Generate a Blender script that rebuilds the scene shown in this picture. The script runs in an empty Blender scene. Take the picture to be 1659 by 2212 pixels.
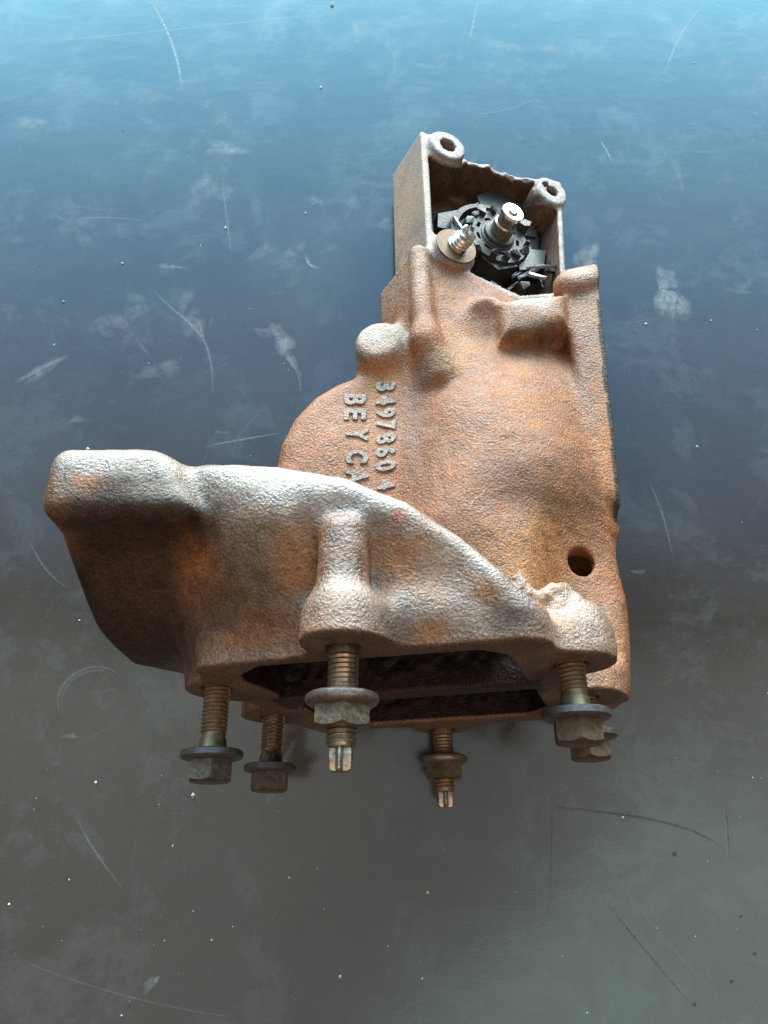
import bpy, bmesh, math, random
import numpy as np
from mathutils import Vector, Matrix
random.seed(7); rng = np.random.default_rng(7)
S = bpy.context.scene
col = S.collection
# ---------------------------------------------------------------- camera, world, lamps, exposure
PITCH = math.radians(16.0); CAMH = 0.318
cam = bpy.data.cameras.new('camera'); camo = bpy.data.objects.new('camera', cam); col.objects.link(camo)
camo.location = (0, 0, CAMH); camo.rotation_euler = (PITCH, 0, 0)
cam.sensor_fit = 'VERTICAL'; cam.sensor_height = 36.0; cam.lens = 26.0
cam.clip_start = 0.01; cam.clip_end = 50
cam.dof.use_dof = False
S.camera = camo
W = bpy.data.worlds.new('World'); S.world = W; W.use_nodes = True
W.node_tree.nodes['Background'].inputs[0].default_value = (1.0, 0.88, 0.76, 1)
W.node_tree.nodes['Background'].inputs[1].default_value = 0.16
S.view_settings.view_transform = 'Standard'; S.view_settings.look = 'None'
S.view_settings.exposure = 0.1; S.view_settings.gamma = 1.0
def area(name, az, el, dist, sx, sy, power, color):
    # a rectangular lamp seen from the table at azimuth az (0 = straight ahead, +Y), elevation el
    l = bpy.data.lights.new(name, 'AREA'); l.shape = 'RECTANGLE'; l.size = sx; l.size_y = sy
    l.energy = power; l.color = color
    o = bpy.data.objects.new(name, l); col.objects.link(o)
    a, e = math.radians(az), math.radians(el)
    d = Vector((math.sin(a) * math.cos(e), math.cos(a) * math.cos(e), math.sin(e)))
    o.location = Vector((0, 0.1, 0)) + d * dist
    o.rotation_euler = d.to_track_quat('Z', 'Y').to_euler()
    return o
# the open sky beyond the workshop door: white and bright near the horizon, bluer and dimmer towards the lintel
sky = area('open_door_sky_lamp', 0, 42, 3.0, 5.5, 4.4, 1.0, (1, 1, 1))
sky.data.use_nodes = True; lt = sky.data.node_tree; em = lt.nodes['Emission']
lg = lt.nodes.new('ShaderNodeNewGeometry'); lx = lt.nodes.new('ShaderNodeSeparateXYZ'); lr = lt.nodes.new('ShaderNodeValToRGB'); lm = lt.nodes.new('ShaderNodeMath')
lt.links.new(lg.outputs['Position'], lx.inputs[0])
mr = lt.nodes.new('ShaderNodeMapRange'); mr.inputs['From Min'].default_value = 0.3; mr.inputs['From Max'].default_value = 3.7
lt.links.new(lx.outputs[2], mr.inputs['Value']); lt.links.new(mr.outputs[0], lr.inputs[0])
SKYL = [(0.0, (1.0, 0.98, 0.95), 1.0), (0.16, (1.0, 0.99, 0.97), 1.0), (0.26, (0.86, 0.97, 1.0), 0.72), (0.36, (0.34, 0.86, 1.0), 0.36), (0.47, (0.30, 0.76, 1.0), 0.19), (0.60, (0.32, 0.70, 1.0), 0.105), (0.78, (0.4, 0.68, 1.0), 0.05), (1.0, (0.4, 0.6, 1.0), 0.015)]
while len(lr.color_ramp.elements) < len(SKYL): lr.color_ramp.elements.new(0.5)
for e_, (p_, c_s, k_) in zip(lr.color_ramp.elements, SKYL): e_.position = p_; e_.color = (c_s[0] * k_, c_s[1] * k_, c_s[2] * k_, 1)
lr.color_ramp.interpolation = 'B_SPLINE'
lt.links.new(lr.outputs[0], em.inputs['Color']); em.inputs['Strength'].default_value = 1.0
sky.data.energy = 27 * math.pi * 5.5 * 4.4
ceil = area('ceiling_bounce_lamp', 0, 90, 2.5, 4.0, 2.8, 33, (1.0, 0.73, 0.57)); ceil.location.y = -1.15  # added area lamp standing in for the bright ceiling and room behind
area('ceiling_tube_lamp', 142, 58, 2.2, 1.3, 0.9, 4.0, (0.93, 1.0, 0.70))

# ---------------------------------------------------------------- casting frame (mm): u right, v up from the casting, w out of the flange
f = 1597.0; CX, CY = 829.5, 1106.0
s_, c_ = 0.4540, 0.8910
CT, ST = math.cos(PITCH), math.sin(PITCH)
def onv(qx, qy, v):
    a = (qx - CX) / f; b = (CY - qy) / f; d = v / (s_ * b - c_)
    return np.array([a * d, v, (-c_ * b - s_) * d])
TL = math.radians(20.0); NV = np.array([math.sin(TL), math.cos(TL), 0.0]); E2 = np.array([math.cos(TL), -math.sin(TL), 0.0])
C0 = -206.7
def onbox(qx, qy, h=0.0):                      # point on the plane parallel to the box rim, h mm above it
    a = (qx - CX) / f; b = (CY - qy) / f
    r = np.array([a, s_ * b - c_, -c_ * b - s_])
    return r * ((C0 + h) / r.dot(NV))
def F2W(P):                                    # casting frame mm -> world m
    P = np.asarray(P, float); u, v, w = P[..., 0], P[..., 1], P[..., 2]
    x = u; y = -c_ * w + s_ * v; z = s_ * w + c_ * v
    return np.stack([x, y * CT - z * ST, y * ST + z * CT + CAMH * 1000], -1) / 1000.0
RF = F2W(np.eye(3)) - F2W(np.zeros((1, 3)))    # rows: world direction (m per mm) of u, v, w
RFn = RF * 1000
def table_pt(qx, qy, z=0.0):
    a = (qx - CX) / f; b = (CY - qy) / f
    r = np.array([a, b * CT + ST, b * ST - CT]); t = (CAMH - z) / -r[2]
    return np.array([r[0] * t, r[1] * t, z])

# ---------------------------------------------------------------- material helpers
def mat(name):
    m = bpy.data.materials.new(name); m.use_nodes = True
    return m, m.node_tree, m.node_tree.nodes['Principled BSDF']
def N(nt, t, **k):
    n = nt.nodes.new(t)
    for a, b in k.items():
        if a.startswith('i_'): n.inputs[a[2:].replace('_', ' ')].default_value = b
        else: setattr(n, a, b)
    return n
def L(nt, a, b): nt.links.new(a, b)
def noise(nt, vec, scale, detail=4, rough=0.55, dist=0.0):
    n = N(nt, 'ShaderNodeTexNoise'); n.inputs['Scale'].default_value = scale; n.inputs['Detail'].default_value = detail
    n.inputs['Roughness'].default_value = rough; n.inputs['Distortion'].default_value = dist
    L(nt, vec, n.inputs['Vector']); return n.outputs['Fac']
def ramp(nt, fac, stops):
    r = N(nt, 'ShaderNodeValToRGB'); L(nt, fac, r.inputs[0])
    el = r.color_ramp.elements
    while len(el) < len(stops): el.new(0.5)
    for e, (p, c) in zip(el, stops): e.position = p; e.color = (c[0], c[1], c[2], 1) if len(c) > 1 else (c[0], c[0], c[0], 1)
    return r.outputs[0]
def mix(nt, fac, a, b, blend='MIX'):
    m = N(nt, 'ShaderNodeMix', data_type='RGBA', blend_type=blend)
    for sck, val in ((m.inputs[0], fac), (m.inputs[6], a), (m.inputs[7], b)):
        if hasattr(val, 'links'): L(nt, val, sck)
        elif isinstance(val, (int, float)): sck.default_value = val
        else: sck.default_value = (*val, 1)
    return m.outputs[2]
def bump(nt, h, strength, dist, nrm=None):
    b = N(nt, 'ShaderNodeBump'); b.inputs['Strength'].default_value = strength; b.inputs['Distance'].default_value = dist
    L(nt, h, b.inputs['Height'])
    if nrm: L(nt, nrm, b.inputs['Normal'])
    return b.outputs[0]
def cast_iron(name, rough=0.5, bstr=0.55, grain=1.0, spec=0.5, metal=0.0):
    m, nt, p = mat(name)
    co = N(nt, 'ShaderNodeTexCoord').outputs['Object']
    an = N(nt, 'ShaderNodeAttribute', attribute_name='tint'); at = an.outputs['Color']
    big = noise(nt, co, 55, 5, 0.6, 0.4); mid = noise(nt, co, 260, 5, 0.65, 0.3); fine = noise(nt, co, 1300 * grain, 3, 0.6)
    bright = ramp(nt, mid, [(0.36, (0.78, 0.76, 0.76)), (0.5, (1, 1, 1)), (0.66, (1.2, 1.16, 1.1))])
    c = mix(nt, 1.0, at, bright, 'MULTIPLY')
    c = mix(nt, 0.55, c, ramp(nt, big, [(0.35, (0.72, 0.70, 0.74)), (0.5, (1, 1, 1)), (0.65, (1.25, 1.1, 0.95))]), 'MULTIPLY')
    c = mix(nt, 0.8, c, ramp(nt, fine, [(0.3, (0.45, 0.42, 0.40)), (0.5, (1, 1, 1)), (0.68, (1.7, 1.65, 1.6))]), 'MULTIPLY')
    # bright rust grains
    vo = N(nt, 'ShaderNodeTexVoronoi'); vo.inputs['Scale'].default_value = 420; L(nt, co, vo.inputs['Vector'])
    gr = ramp(nt, vo.outputs['Distance'], [(0.12, (1,)), (0.24, (0,))])
    sel = ramp(nt, noise(nt, co, 180, 2), [(0.5, (0,)), (0.62, (1,))])
    g2 = N(nt, 'ShaderNodeMath', operation='MULTIPLY'); L(nt, gr, g2.inputs[0]); L(nt, sel, g2.inputs[1])
    g3 = N(nt, 'ShaderNodeMath', operation='MULTIPLY'); L(nt, g2.outputs[0], g3.inputs[0]); g3.inputs[1].default_value = 0.55
    c = mix(nt, g3.outputs[0], c, mix(nt, 1.0, at, (1.9, 1.7, 1.5), 'MULTIPLY'))
    L(nt, c, p.inputs['Base Color'])
    L(nt, ramp(nt, mid, [(0.35, (rough - 0.12,)), (0.65, (rough + 0.16,))]), p.inputs['Roughness'])
    io = N(nt, 'ShaderNodeMapRange'); io.inputs['To Min'].default_value = 1.28; io.inputs['To Max'].default_value = 1.5 + spec * 0.6; L(nt, an.outputs['Alpha'], io.inputs['Value']); L(nt, io.outputs[0], p.inputs['IOR'])
    p.inputs['Metallic'].default_value = metal
    v2 = N(nt, 'ShaderNodeTexVoronoi', feature='SMOOTH_F1'); v2.inputs['Scale'].default_value = 900 * grain; L(nt, co, v2.inputs['Vector'])
    n1 = bump(nt, v2.outputs['Distance'], bstr * 0.35, 0.0005)
    n2 = bump(nt, noise(nt, co, 1250 * grain, 3, 0.55, 0.1), bstr, 0.0008, n1)
    n3 = bump(nt, mid, 0.2, 0.0006, n2)
    L(nt, n3, p.inputs['Normal'])
    return m
M = {}
M['iron'] = cast_iron('rusty_cast_iron', rough=0.52, bstr=0.7, spec=0.9)
M['iron_duct'] = cast_iron('grey_brown_cast_iron', rough=0.45, bstr=0.6, spec=1.3)
M['machined'] = cast_iron('machined_iron', rough=0.45, bstr=0.12)
def simple(name, a, b, rough, metal, scale=300, bstr=0.2, bs=900, spec=0.5, c3=None):
    m, nt, p = mat(name)
    co = N(nt, 'ShaderNodeTexCoord').outputs['Object']
    n = noise(nt, co, scale * 2.2, 6, 0.75, 0.3)
    st = [(0.30, a), (0.66, b)] + ([(0.80, c3)] if c3 else [])
    L(nt, ramp(nt, n, st), p.inputs['Base Color'])
    L(nt, ramp(nt, n, [(0.35, (rough - 0.1,)), (0.65, (rough + 0.15,))]), p.inputs['Roughness'])
    p.inputs['Metallic'].default_value = metal; p.inputs['Specular IOR Level'].default_value = spec
    L(nt, bump(nt, noise(nt, co, bs, 3), bstr, 0.0003), p.inputs['Normal'])
    return m
M['zinc'] = simple('yellowed_zinc_steel', (0.20, 0.145, 0.09), (0.42, 0.33, 0.23), 0.3, 0.9, c3=(0.22, 0.12, 0.06))
M['zinc_rust'] = simple('rusty_thread_steel', (0.13, 0.075, 0.04), (0.32, 0.21, 0.12), 0.45, 0.6, c3=(0.45, 0.19, 0.05))
M['head'] = simple('dull_bolt_head_steel', (0.095, 0.074, 0.055), (0.19, 0.15, 0.115), 0.4, 0.75, c3=(0.22, 0.12, 0.05))
M['head_rust'] = simple('rusty_bolt_head_steel', (0.07, 0.042, 0.024), (0.15, 0.095, 0.055), 0.5, 0.5, c3=(0.40, 0.17, 0.05))
M['dark_washer'] = simple('dark_washer_steel', (0.07, 0.065, 0.065), (0.14, 0.125, 0.12), 0.38, 0.6)
M['bright'] = simple('bare_bright_steel', (0.62, 0.58, 0.50), (0.85, 0.82, 0.75), 0.24, 1.0)
M['worn_bright'] = simple('worn_bright_steel', (0.16, 0.12, 0.08), (0.55, 0.49, 0.40), 0.3, 0.9)
M['shaft'] = simple('brown_shaft_steel', (0.22, 0.18, 0.13), (0.42, 0.36, 0.28), 0.3, 0.9)
M['plastic'] = simple('broken_dark_plastic', (0.010, 0.009, 0.009), (0.028, 0.026, 0.025), 0.42, 0.0, scale=500)
M['plastic_light'] = simple('dusty_grey_plastic', (0.016, 0.015, 0.014), (0.042, 0.039, 0.036), 0.5, 0.0, scale=420)
M['foil'] = simple('torn_pale_plastic', (0.10, 0.105, 0.11), (0.5, 0.54, 0.6), 0.2, 0.3)
M['zinc_collar'] = simple('brown_collar_steel', (0.13, 0.10, 0.08), (0.25, 0.20, 0.17), 0.36, 0.75, c3=(0.50, 0.22, 0.08))
M['fibre'] = simple('pale_fibre', (0.55, 0.42, 0.33), (0.7, 0.58, 0.48), 0.6, 0.0)
M['grit'] = simple('pale_grit', (0.30, 0.27, 0.23), (0.62, 0.60, 0.56), 0.7, 0.0)
M['paint_chip'] = simple('cream_paint_chip', (0.45, 0.42, 0.30), (0.65, 0.62, 0.48), 0.5, 0.0)

# ---------------------------------------------------------------- scene objects helpers
BASE = Vector((0.010, 0.060, 0.0))
root = bpy.data.objects.new('exhaust_casting', None); col.objects.link(root); root.location = BASE
root.empty_display_size = 0.05
root['label'] = 'rusty cast iron twin-port exhaust casting with flange bolts and broken actuator, lying on dark table'
root['category'] = 'metal casting'
def link(name, me, m=None, parent=None, smooth=True):
    if m: me.materials.append(m)
    if smooth: me.shade_smooth()
    o = bpy.data.objects.new(name, me); col.objects.link(o)
    if parent: o.parent = parent
    return o
def mesh_from(name, V, Fc):
    me = bpy.data.meshes.new(name); me.from_pydata([tuple(v) for v in V], [], [tuple(int(i) for i in q) for q in Fc]); me.update(); return me
def baseoff(P): return F2W(P) - np.array(BASE)

# ---------------------------------------------------------------- table
def build_table():
    m, nt, p = mat('blue_black_enamel')
    co = N(nt, 'ShaderNodeTexCoord').outputs['Object']
    mp = N(nt, 'ShaderNodeMapping'); mp.inputs['Scale'].default_value = (6, 30, 1); mp.inputs['Rotation'].default_value = (0, 0, 0.15); L(nt, co, mp.inputs['Vector'])
    mp2 = N(nt, 'ShaderNodeMapping'); mp2.inputs['Scale'].default_value = (40, 400, 1); mp2.inputs['Rotation'].default_value = (0, 0, 0.5); L(nt, co, mp2.inputs['Vector'])
    mp3 = N(nt, 'ShaderNodeMapping'); mp3.inputs['Scale'].default_value = (300, 30, 1); mp3.inputs['Rotation'].default_value = (0, 0, 0.3); L(nt, co, mp3.inputs['Vector'])
    cloud = noise(nt, co, 9, 6, 0.62, 0.6)
    cloud2 = noise(nt, co, 45, 6, 0.68, 0.8)
    h1 = noise(nt, mp2.outputs[0], 1, 4, 0.7, 0.2); h2 = noise(nt, mp3.outputs[0], 1, 4, 0.7, 0.2)
    c = ramp(nt, cloud, [(0.3, (0.034, 0.022, 0.017)), (0.5, (0.042, 0.030, 0.024)), (0.7, (0.050, 0.040, 0.032))])
    c = mix(nt, ramp(nt, cloud2, [(0.5, (0,)), (0.8, (0.4,))]), c, (0.05, 0.048, 0.044))
    cl3 = noise(nt, co, 26, 8, 0.74, 0.35)
    c = mix(nt, ramp(nt, cl3, [(0.52, (0,)), (0.60, (0.35,)), (0.66, (0.1,)), (0.8, (0.5,))]), c, (0.075, 0.075, 0.072))
    c = mix(nt, ramp(nt, h1, [(0.60, (0,)), (0.80, (0.3,))]), c, (0.08, 0.08, 0.08))
    c = mix(nt, ramp(nt, h2, [(0.60, (0,)), (0.82, (0.25,))]), c, (0.07, 0.07, 0.07))
    sp = noise(nt, co, 1800, 2, 0.6)
    c = mix(nt, ramp(nt, sp, [(0.66, (0,)), (0.74, (0.35,))]), c, (0.35, 0.34, 0.32))
    L(nt, c, p.inputs['Base Color'])
    rg = mix(nt, 0.5, ramp(nt, cloud2, [(0.3, (0.10,)), (0.55, (0.15,)), (0.8, (0.30,))]), ramp(nt, cl3, [(0.35, (0.08,)), (0.55, (0.16,)), (0.7, (0.34,))]))
    rg = mix(nt, ramp(nt, noise(nt, mp.outputs[0], 4, 5, 0.7, 0.5), [(0.45, (0,)), (0.7, (0.5,))]), rg, (0.28, 0.28, 0.28)); L(nt, rg, p.inputs['Roughness'])
    p.inputs['Specular IOR Level'].default_value = 0.95; p.inputs['Specular Tint'].default_value = (0.50, 0.80, 1.0, 1)
    n1 = bump(nt, cloud, 0.06, 0.004); n2 = bump(nt, h1, 0.05, 0.0002, n1)
    L(nt, bump(nt, noise(nt, co, 1100, 3), 0.12, 0.0002, n2), p.inputs['Normal'])
    bm = bmesh.new(); bmesh.ops.create_cube(bm, size=1)
    bmesh.ops.scale(bm, vec=(1.8, 1.6, 0.03), verts=bm.verts); bmesh.ops.translate(bm, vec=(0, 0.15, -0.015), verts=bm.verts)
    bmesh.ops.bevel(bm, geom=bm.edges[:], offset=0.003, segments=2, affect='EDGES')
    me = bpy.data.meshes.new('table_top'); bm.to_mesh(me); bm.free()
    o = link('table_top', me, m, smooth=False); o['kind'] = 'structure'
    return o
table = build_table()
def mark_mat(name, colr, a0, a1, scale, rough=0.45, sx=1.0, sy=1.0):
    m, nt, p = mat(name)
    uv = N(nt, 'ShaderNodeTexCoord'); co = uv.outputs['Object']
    at = N(nt, 'ShaderNodeAttribute', attribute_name='soft').outputs['Fac']
    n = noise(nt, co, scale, 5, 0.7, 0.6)
    r = ramp(nt, n, [(a0, (0,)), (a1, (1,))])
    mm = N(nt, 'ShaderNodeMath', operation='MULTIPLY'); L(nt, at, mm.inputs[0]); L(nt, r, mm.inputs[1])
    L(nt, mm.outputs[0], p.inputs['Alpha']); p.inputs['Base Color'].default_value = (*colr, 1); p.inputs['Roughness'].default_value = rough
    return m
MS = mark_mat('scratch_mark', (0.30, 0.35, 0.38), 0.30, 0.62, 700)
MD = mark_mat('dark_scratch_mark', (0.012, 0.012, 0.014), 0.30, 0.6, 500)
MM = mark_mat('smudge_mark', (0.34, 0.37, 0.38), 0.36, 0.72, 160)
class Marks:
    def __init__(s): s.V = []; s.F = []; s.A = []
    def ribbon(s, pts, wq, a=0.8, z=0.00012):
        pts = np.array(pts, float)
        t = np.linspace(0, 1, len(pts)); tt = np.linspace(0, 1, max(12, int(6 * len(pts))))
        P = np.stack([np.interp(tt, t, pts[:, 0]), np.interp(tt, t, pts[:, 1])], 1)
        if len(pts) > 2:
            k = np.polyfit(t, pts, min(3, len(pts) - 1)); P = sum(np.outer(tt ** (len(k) - 1 - i), k[i]) for i in range(len(k)))
        G = np.gradient(P, axis=0); G /= np.linalg.norm(G, axis=1)[:, None] + 1e-9; Nn = np.stack([-G[:, 1], G[:, 0]], 1)
        b0 = len(s.V)
        for i, (p, n) in enumerate(zip(P, Nn)):
            e = math.sin(math.pi * min(1, max(0, tt[i]))) ** 0.5 if 0 < tt[i] < 1 else 0
            for k in (-1, 0, 1):
                q = p + n * wq * k * (0.4 + 0.6 * e); s.V.append(table_pt(q[0], q[1], z)); s.A.append(a * e if k == 0 else 0.0)
        for i in range(len(P) - 1):
            for k in (0, 1):
                j = b0 + 3 * i + k; s.F.append((j, j + 1, j + 4, j + 3))
    def blob(s, x, y, rx, ry, rot=0.0, a=0.7, z=0.00009, seed=0):
        r = random.Random(seed + int(x * 7 + y)); b0 = len(s.V); n = 20
        s.V.append(table_pt(x, y, z)); s.A.append(a)
        for ring, (rr, aa) in enumerate(((0.45, a), (0.75, a * 0.6), (1.0, 0.0))):
            for i in range(n):
                t = 2 * math.pi * i / n; jr = rr * (1 + 0.22 * math.sin(3 * t + x) + 0.12 * math.sin(5 * t + y)) * r.uniform(0.9, 1.1)
                dx, dy = math.cos(t) * rx * jr, math.sin(t) * ry * jr
                s.V.append(table_pt(x + dx * math.cos(rot) - dy * math.sin(rot), y + dx * math.sin(rot) + dy * math.cos(rot), z)); s.A.append(aa)
        for i in range(n):
            j = (i + 1) % n; s.F.append((b0, b0 + 1 + i, b0 + 1 + j))
            for k in (0, 1): s.F.append((b0 + 1 + k * n + i, b0 + 1 + (k + 1) * n + i, b0 + 1 + (k + 1) * n + j, b0 + 1 + k * n + j))
    def build(s, name, m):
        me = mesh_from(name, s.V, s.F); at = me.attributes.new('soft', 'FLOAT', 'POINT'); at.data.foreach_set('value', np.array(s.A, np.float32))
        o = link(name, me, m, table); o['kind'] = 'stuff'; return o
mk = Marks()
R_ = mk.ribbon
R_([(322, 0), (362, 70), (385, 140), (393, 195)], 4, 0.9); R_([(1032, 0), (1022, 50), (1014, 92)], 3, 0.6)
R_([(1530, 5), (1480, 60), (1450, 120), (1438, 158)], 4, 0.5); R_([(830, 95), (850, 120), (850, 160)], 3, 0.35)
R_([(1296, 305), (1310, 325), (1322, 352)], 3, 0.8); R_([(660, 545), (668, 570), (690, 580)], 4, 0.7)
R_([(0, 100), (400, 62), (700, 30)], 2.5, 0.3); R_([(330, 625), (400, 690), (445, 745), (460, 860)], 4, 0.5)
R_([(430, 690), (440, 730), (470, 830)], 3, 0.4); R_([(30, 830), (90, 795), (130, 775)], 6, 0.4)
R_([(610, 935), (520, 950), (440, 965)], 3, 0.5); R_([(170, 1770), (200, 1830), (270, 1925)], 4, 0.35)
R_([(1400, 1040), (1430, 1110), (1455, 1210)], 3, 0.35); R_([(60, 1160), (100, 1230), (150, 1270)], 3, 0.25)
R_([(480, 400), (490, 470), (500, 560)], 3, 0.35); R_([(1000, 250), (1100, 235), (1180, 200)], 2, 0.25)
R_([(600, 740), (640, 800), (648, 855)], 3, 0.35); R_([(150, 480), (220, 470), (330, 480)], 2.5, 0.25)
R_([(1260, 1800), (1380, 1960), (1500, 2100), (1600, 2190)], 2.5, 0.18); R_([(1560, 1680), (1568, 1800), (1575, 1890)], 2, 0.2)
R_([(640, 1590), (600, 1680), (575, 1745)], 12, 0.22); R_([(0, 2050), (200, 2130), (400, 2180), (520, 2195)], 3, 0.2)
rr = random.Random(3)
for i in range(75):
    x, y = rr.uniform(0, 1659), rr.uniform(0, 1500) if rr.random() < 0.8 else rr.uniform(1500, 2212)
    a = rr.gauss(-0.5, 0.8) if rr.random() < 0.6 else rr.uniform(0, 3.14); l = rr.expovariate(1 / 60.) + 12
    bend = rr.uniform(-0.15, 0.15) * l
    R_([(x, y), (x + l * math.cos(a) / 2 - bend * math.sin(a), y + l * math.sin(a) / 2 + bend * math.cos(a)), (x + l * math.cos(a), y + l * math.sin(a))], rr.uniform(1.0, 2.2), rr.uniform(0.04, 0.16))
# faint ring left by a round base
for rad, aa in ((78, 0.22), (70, 0.12)):
    R_([(205 + rad * math.cos(t), 1515 + rad * 0.95 * math.sin(t)) for t in np.linspace(2.6, 5.6, 4)], 4, aa)
mk.build('scratches', MS)
dk = Marks()
dk.ribbon([(1190, 1740), (1310, 1755), (1450, 1780), (1565, 1835)], 4, 0.6)
dk.ribbon([(1190, 1720), (1192, 1800), (1186, 1990)], 2.5, 0.3); dk.ribbon([(1310, 1950), (1400, 2060), (1510, 2190)], 2.5, 0.5)
dk.ribbon([(1560, 1690), (1572, 1790), (1574, 1860)], 2, 0.4)
for x, y, r in ((1457, 1845, 6), (1600, 1980, 4), (1630, 2060, 5), (1500, 2170, 5), (1580, 2120, 4), (265, 283, 4), (1310, 905, 7)): dk.blob(x, y, r, r, 0, 0.8)
dk.build('dark_scratches', MD)
sm = Marks()
for a in ((1445, 640, 36, 62, -0.2, 0.75), (1268, 560, 30, 36, 0.3, 0.6), (610, 735, 22, 42, -0.4, 0.55), (632, 780, 10, 34, -0.5, 0.5), (485, 322, 45, 18, 0.1, 0.45), (65, 265, 40, 14, 0, 0.35), (680, 433, 20, 9, 0.2, 0.5),
          (445, 400, 14, 30, 0, 0.4), (775, 58, 22, 22, 0, 0.35), (1090, 100, 60, 12, 0.2, 0.25), (325, 2125, 12, 26, 0.7, 0.75), (575, 718, 26, 12, 0, 0.3), (260, 690, 90, 22, -0.4, 0.22), (90, 800, 60, 14, -0.5, 0.35), (372, 576, 40, 5, 0.1, 0.45), (1180, 100, 25, 15, 0, 0.3),
          (1380, 1235, 18, 5, 0, 0.3), (150, 1590, 20, 6, 0, 0.25), (420, 700, 30, 40, 0, 0.28), (170, 905, 22, 10, 0, 0.3), (480, 935, 18, 6, 0, 0.3)): sm.blob(*a)
for i in range(26):
    X, Y = rr.uniform(0, 1659), rr.uniform(0, 1150)
    for k in range(rr.choice((2, 4, 7))): sm.blob(X + rr.gauss(0, 60), Y + rr.gauss(0, 35), rr.uniform(6, 60), rr.uniform(3, 22), rr.gauss(-0.3, 0.7), rr.uniform(0.06, 0.22), seed=i * 9 + k)
sm.build('smudges', MM)
# loose grit
V = []; Fc = []
big = [(717, 12, 9), (1498, 137, 3), (693, 190, 4), (487, 493, 5), (264, 570, 5), (137, 652, 5), (660, 461, 4), (118, 745, 3), (1168, 970, 3), (418, 1717, 6), (374, 1827, 4), (21, 1953, 4), (923, 1927, 4), (208, 1690, 4), (1535, 693, 4), (1395, 700, 4), (1300, 1590, 4), (1505, 965, 4), (625, 1895, 3), (735, 2108, 4), (838, 2043, 3), (912, 2113, 3), (458, 2030, 3), (1345, 1765, 4), (150, 1900, 3), (190, 970, 5), (172, 1340, 3), (1268, 2187, 3), (263, 2193, 3)]
big += [(rr.uniform(0, 1659), rr.uniform(0, 2212), rr.choice((0.8, 0.9, 1.0, 1.2, 1.8))) for _ in range(170)]
for x, y, r in big:
    P = table_pt(x, y); r = r * 0.155e-3 * (1 + 0.15 * (y < 800)); b0 = len(V)
    dirs = [(1, 0, 0), (0, 1, 0), (-1, 0, 0), (0, -1, 0), (0, 0, 1), (0, 0, -0.2)]
    sx, sy = rr.uniform(0.7, 1.3), rr.uniform(0.7, 1.4)
    for d in dirs: V.append((P[0] + d[0] * r * sx * rr.uniform(.7, 1.2), P[1] + d[1] * r * sy * rr.uniform(.7, 1.2), 0.00006 + r * 0.35 + d[2] * r * 0.6))
    for i in range(4):
        Fc.append((b0 + i, b0 + (i + 1) % 4, b0 + 4)); Fc.append((b0 + (i + 1) % 4, b0 + i, b0 + 5))
g = link('grit', mesh_from('grit', V, Fc), M['grit'], smooth=False); g['kind'] = 'stuff'; g['label'] = 'pale grains of grit scattered over the dark table top'; g['category'] = 'grit'

# ---------------------------------------------------------------- SDF volume of the casting
HS = 0.8
U0, V0, W0 = -106.0, -314.0, -336.0
nu, nv, nw = int(206 / HS), int(152 / HS), int(286 / HS)
ua = (U0 + HS * np.arange(nu)).astype(np.float32); va = (V0 + HS * np.arange(nv)).astype(np.float32); wa = (W0 + HS * np.arange(nw)).astype(np.float32)
G = np.full((nu, nv, nw), 50.0, np.float32); LAB = np.zeros((nu, nv, nw), np.int8)
def smin(a, b, k):
    if k <= 0: return np.minimum(a, b)
    h = np.maximum(k - np.abs(a - b), 0) / k
    return np.minimum(a, b) - h * h * (k / 4)
def smax(a, b, k): return -smin(-a, -b, k)
def sub(lo, hi):
    i = [max(0, int((l - o) / HS)) for l, o in zip(lo, (U0, V0, W0))]
    j = [min(n, int((h - o) / HS) + 2) for h, o, n in zip(hi, (U0, V0, W0), (nu, nv, nw))]
    sl = tuple(slice(a, b) for a, b in zip(i, j))
    return sl, ua[sl[0]][:, None, None], va[sl[1]][None, :, None], wa[sl[2]][None, None, :]
def add(fn, lo, hi, k, lab):
    m = k + 2; sl, u, v, w = sub([x - m for x in lo], [x + m for x in hi])
    d = fn(u, v, w).astype(np.float32); g = G[sl]
    if d.shape != g.shape: d = np.broadcast_to(d, g.shape)
    LAB[sl] = np.where(d < g, lab, LAB[sl]); G[sl] = smin(g, d, k)
def cut(fn, lo, hi, k=0.0, lab=None):
    m = k + 2; sl, u, v, w = sub([x - m for x in lo], [x + m for x in hi])
    d = fn(u, v, w).astype(np.float32); g = G[sl]
    if lab is not None: LAB[sl] = np.where(-d > g - 0.6, lab, LAB[sl])
    G[sl] = smax(g, -d, k)
def poly(px, py, pts):
    pts = np.array(pts, float); d = np.full(np.broadcast(px, py).shape, 1e9); sg = np.ones(d.shape)
    n = len(pts)
    for i in range(n):
        a, b = pts[i], pts[i - 1]; e = b - a; wx, wy = px - a[0], py - a[1]
        t = np.clip((wx * e[0] + wy * e[1]) / (e @ e), 0, 1); bx, by = wx - e[0] * t, wy - e[1] * t
        d = np.minimum(d, bx * bx + by * by)
        c1 = py >= a[1]; c2 = py < b[1]; c3 = e[0] * wy > e[1] * wx
        flip = (c1 & c2 & c3) | (~c1 & ~c2 & ~c3); sg = np.where(flip, -sg, sg)
    return (sg * np.sqrt(d)).astype(np.float32)
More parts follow.
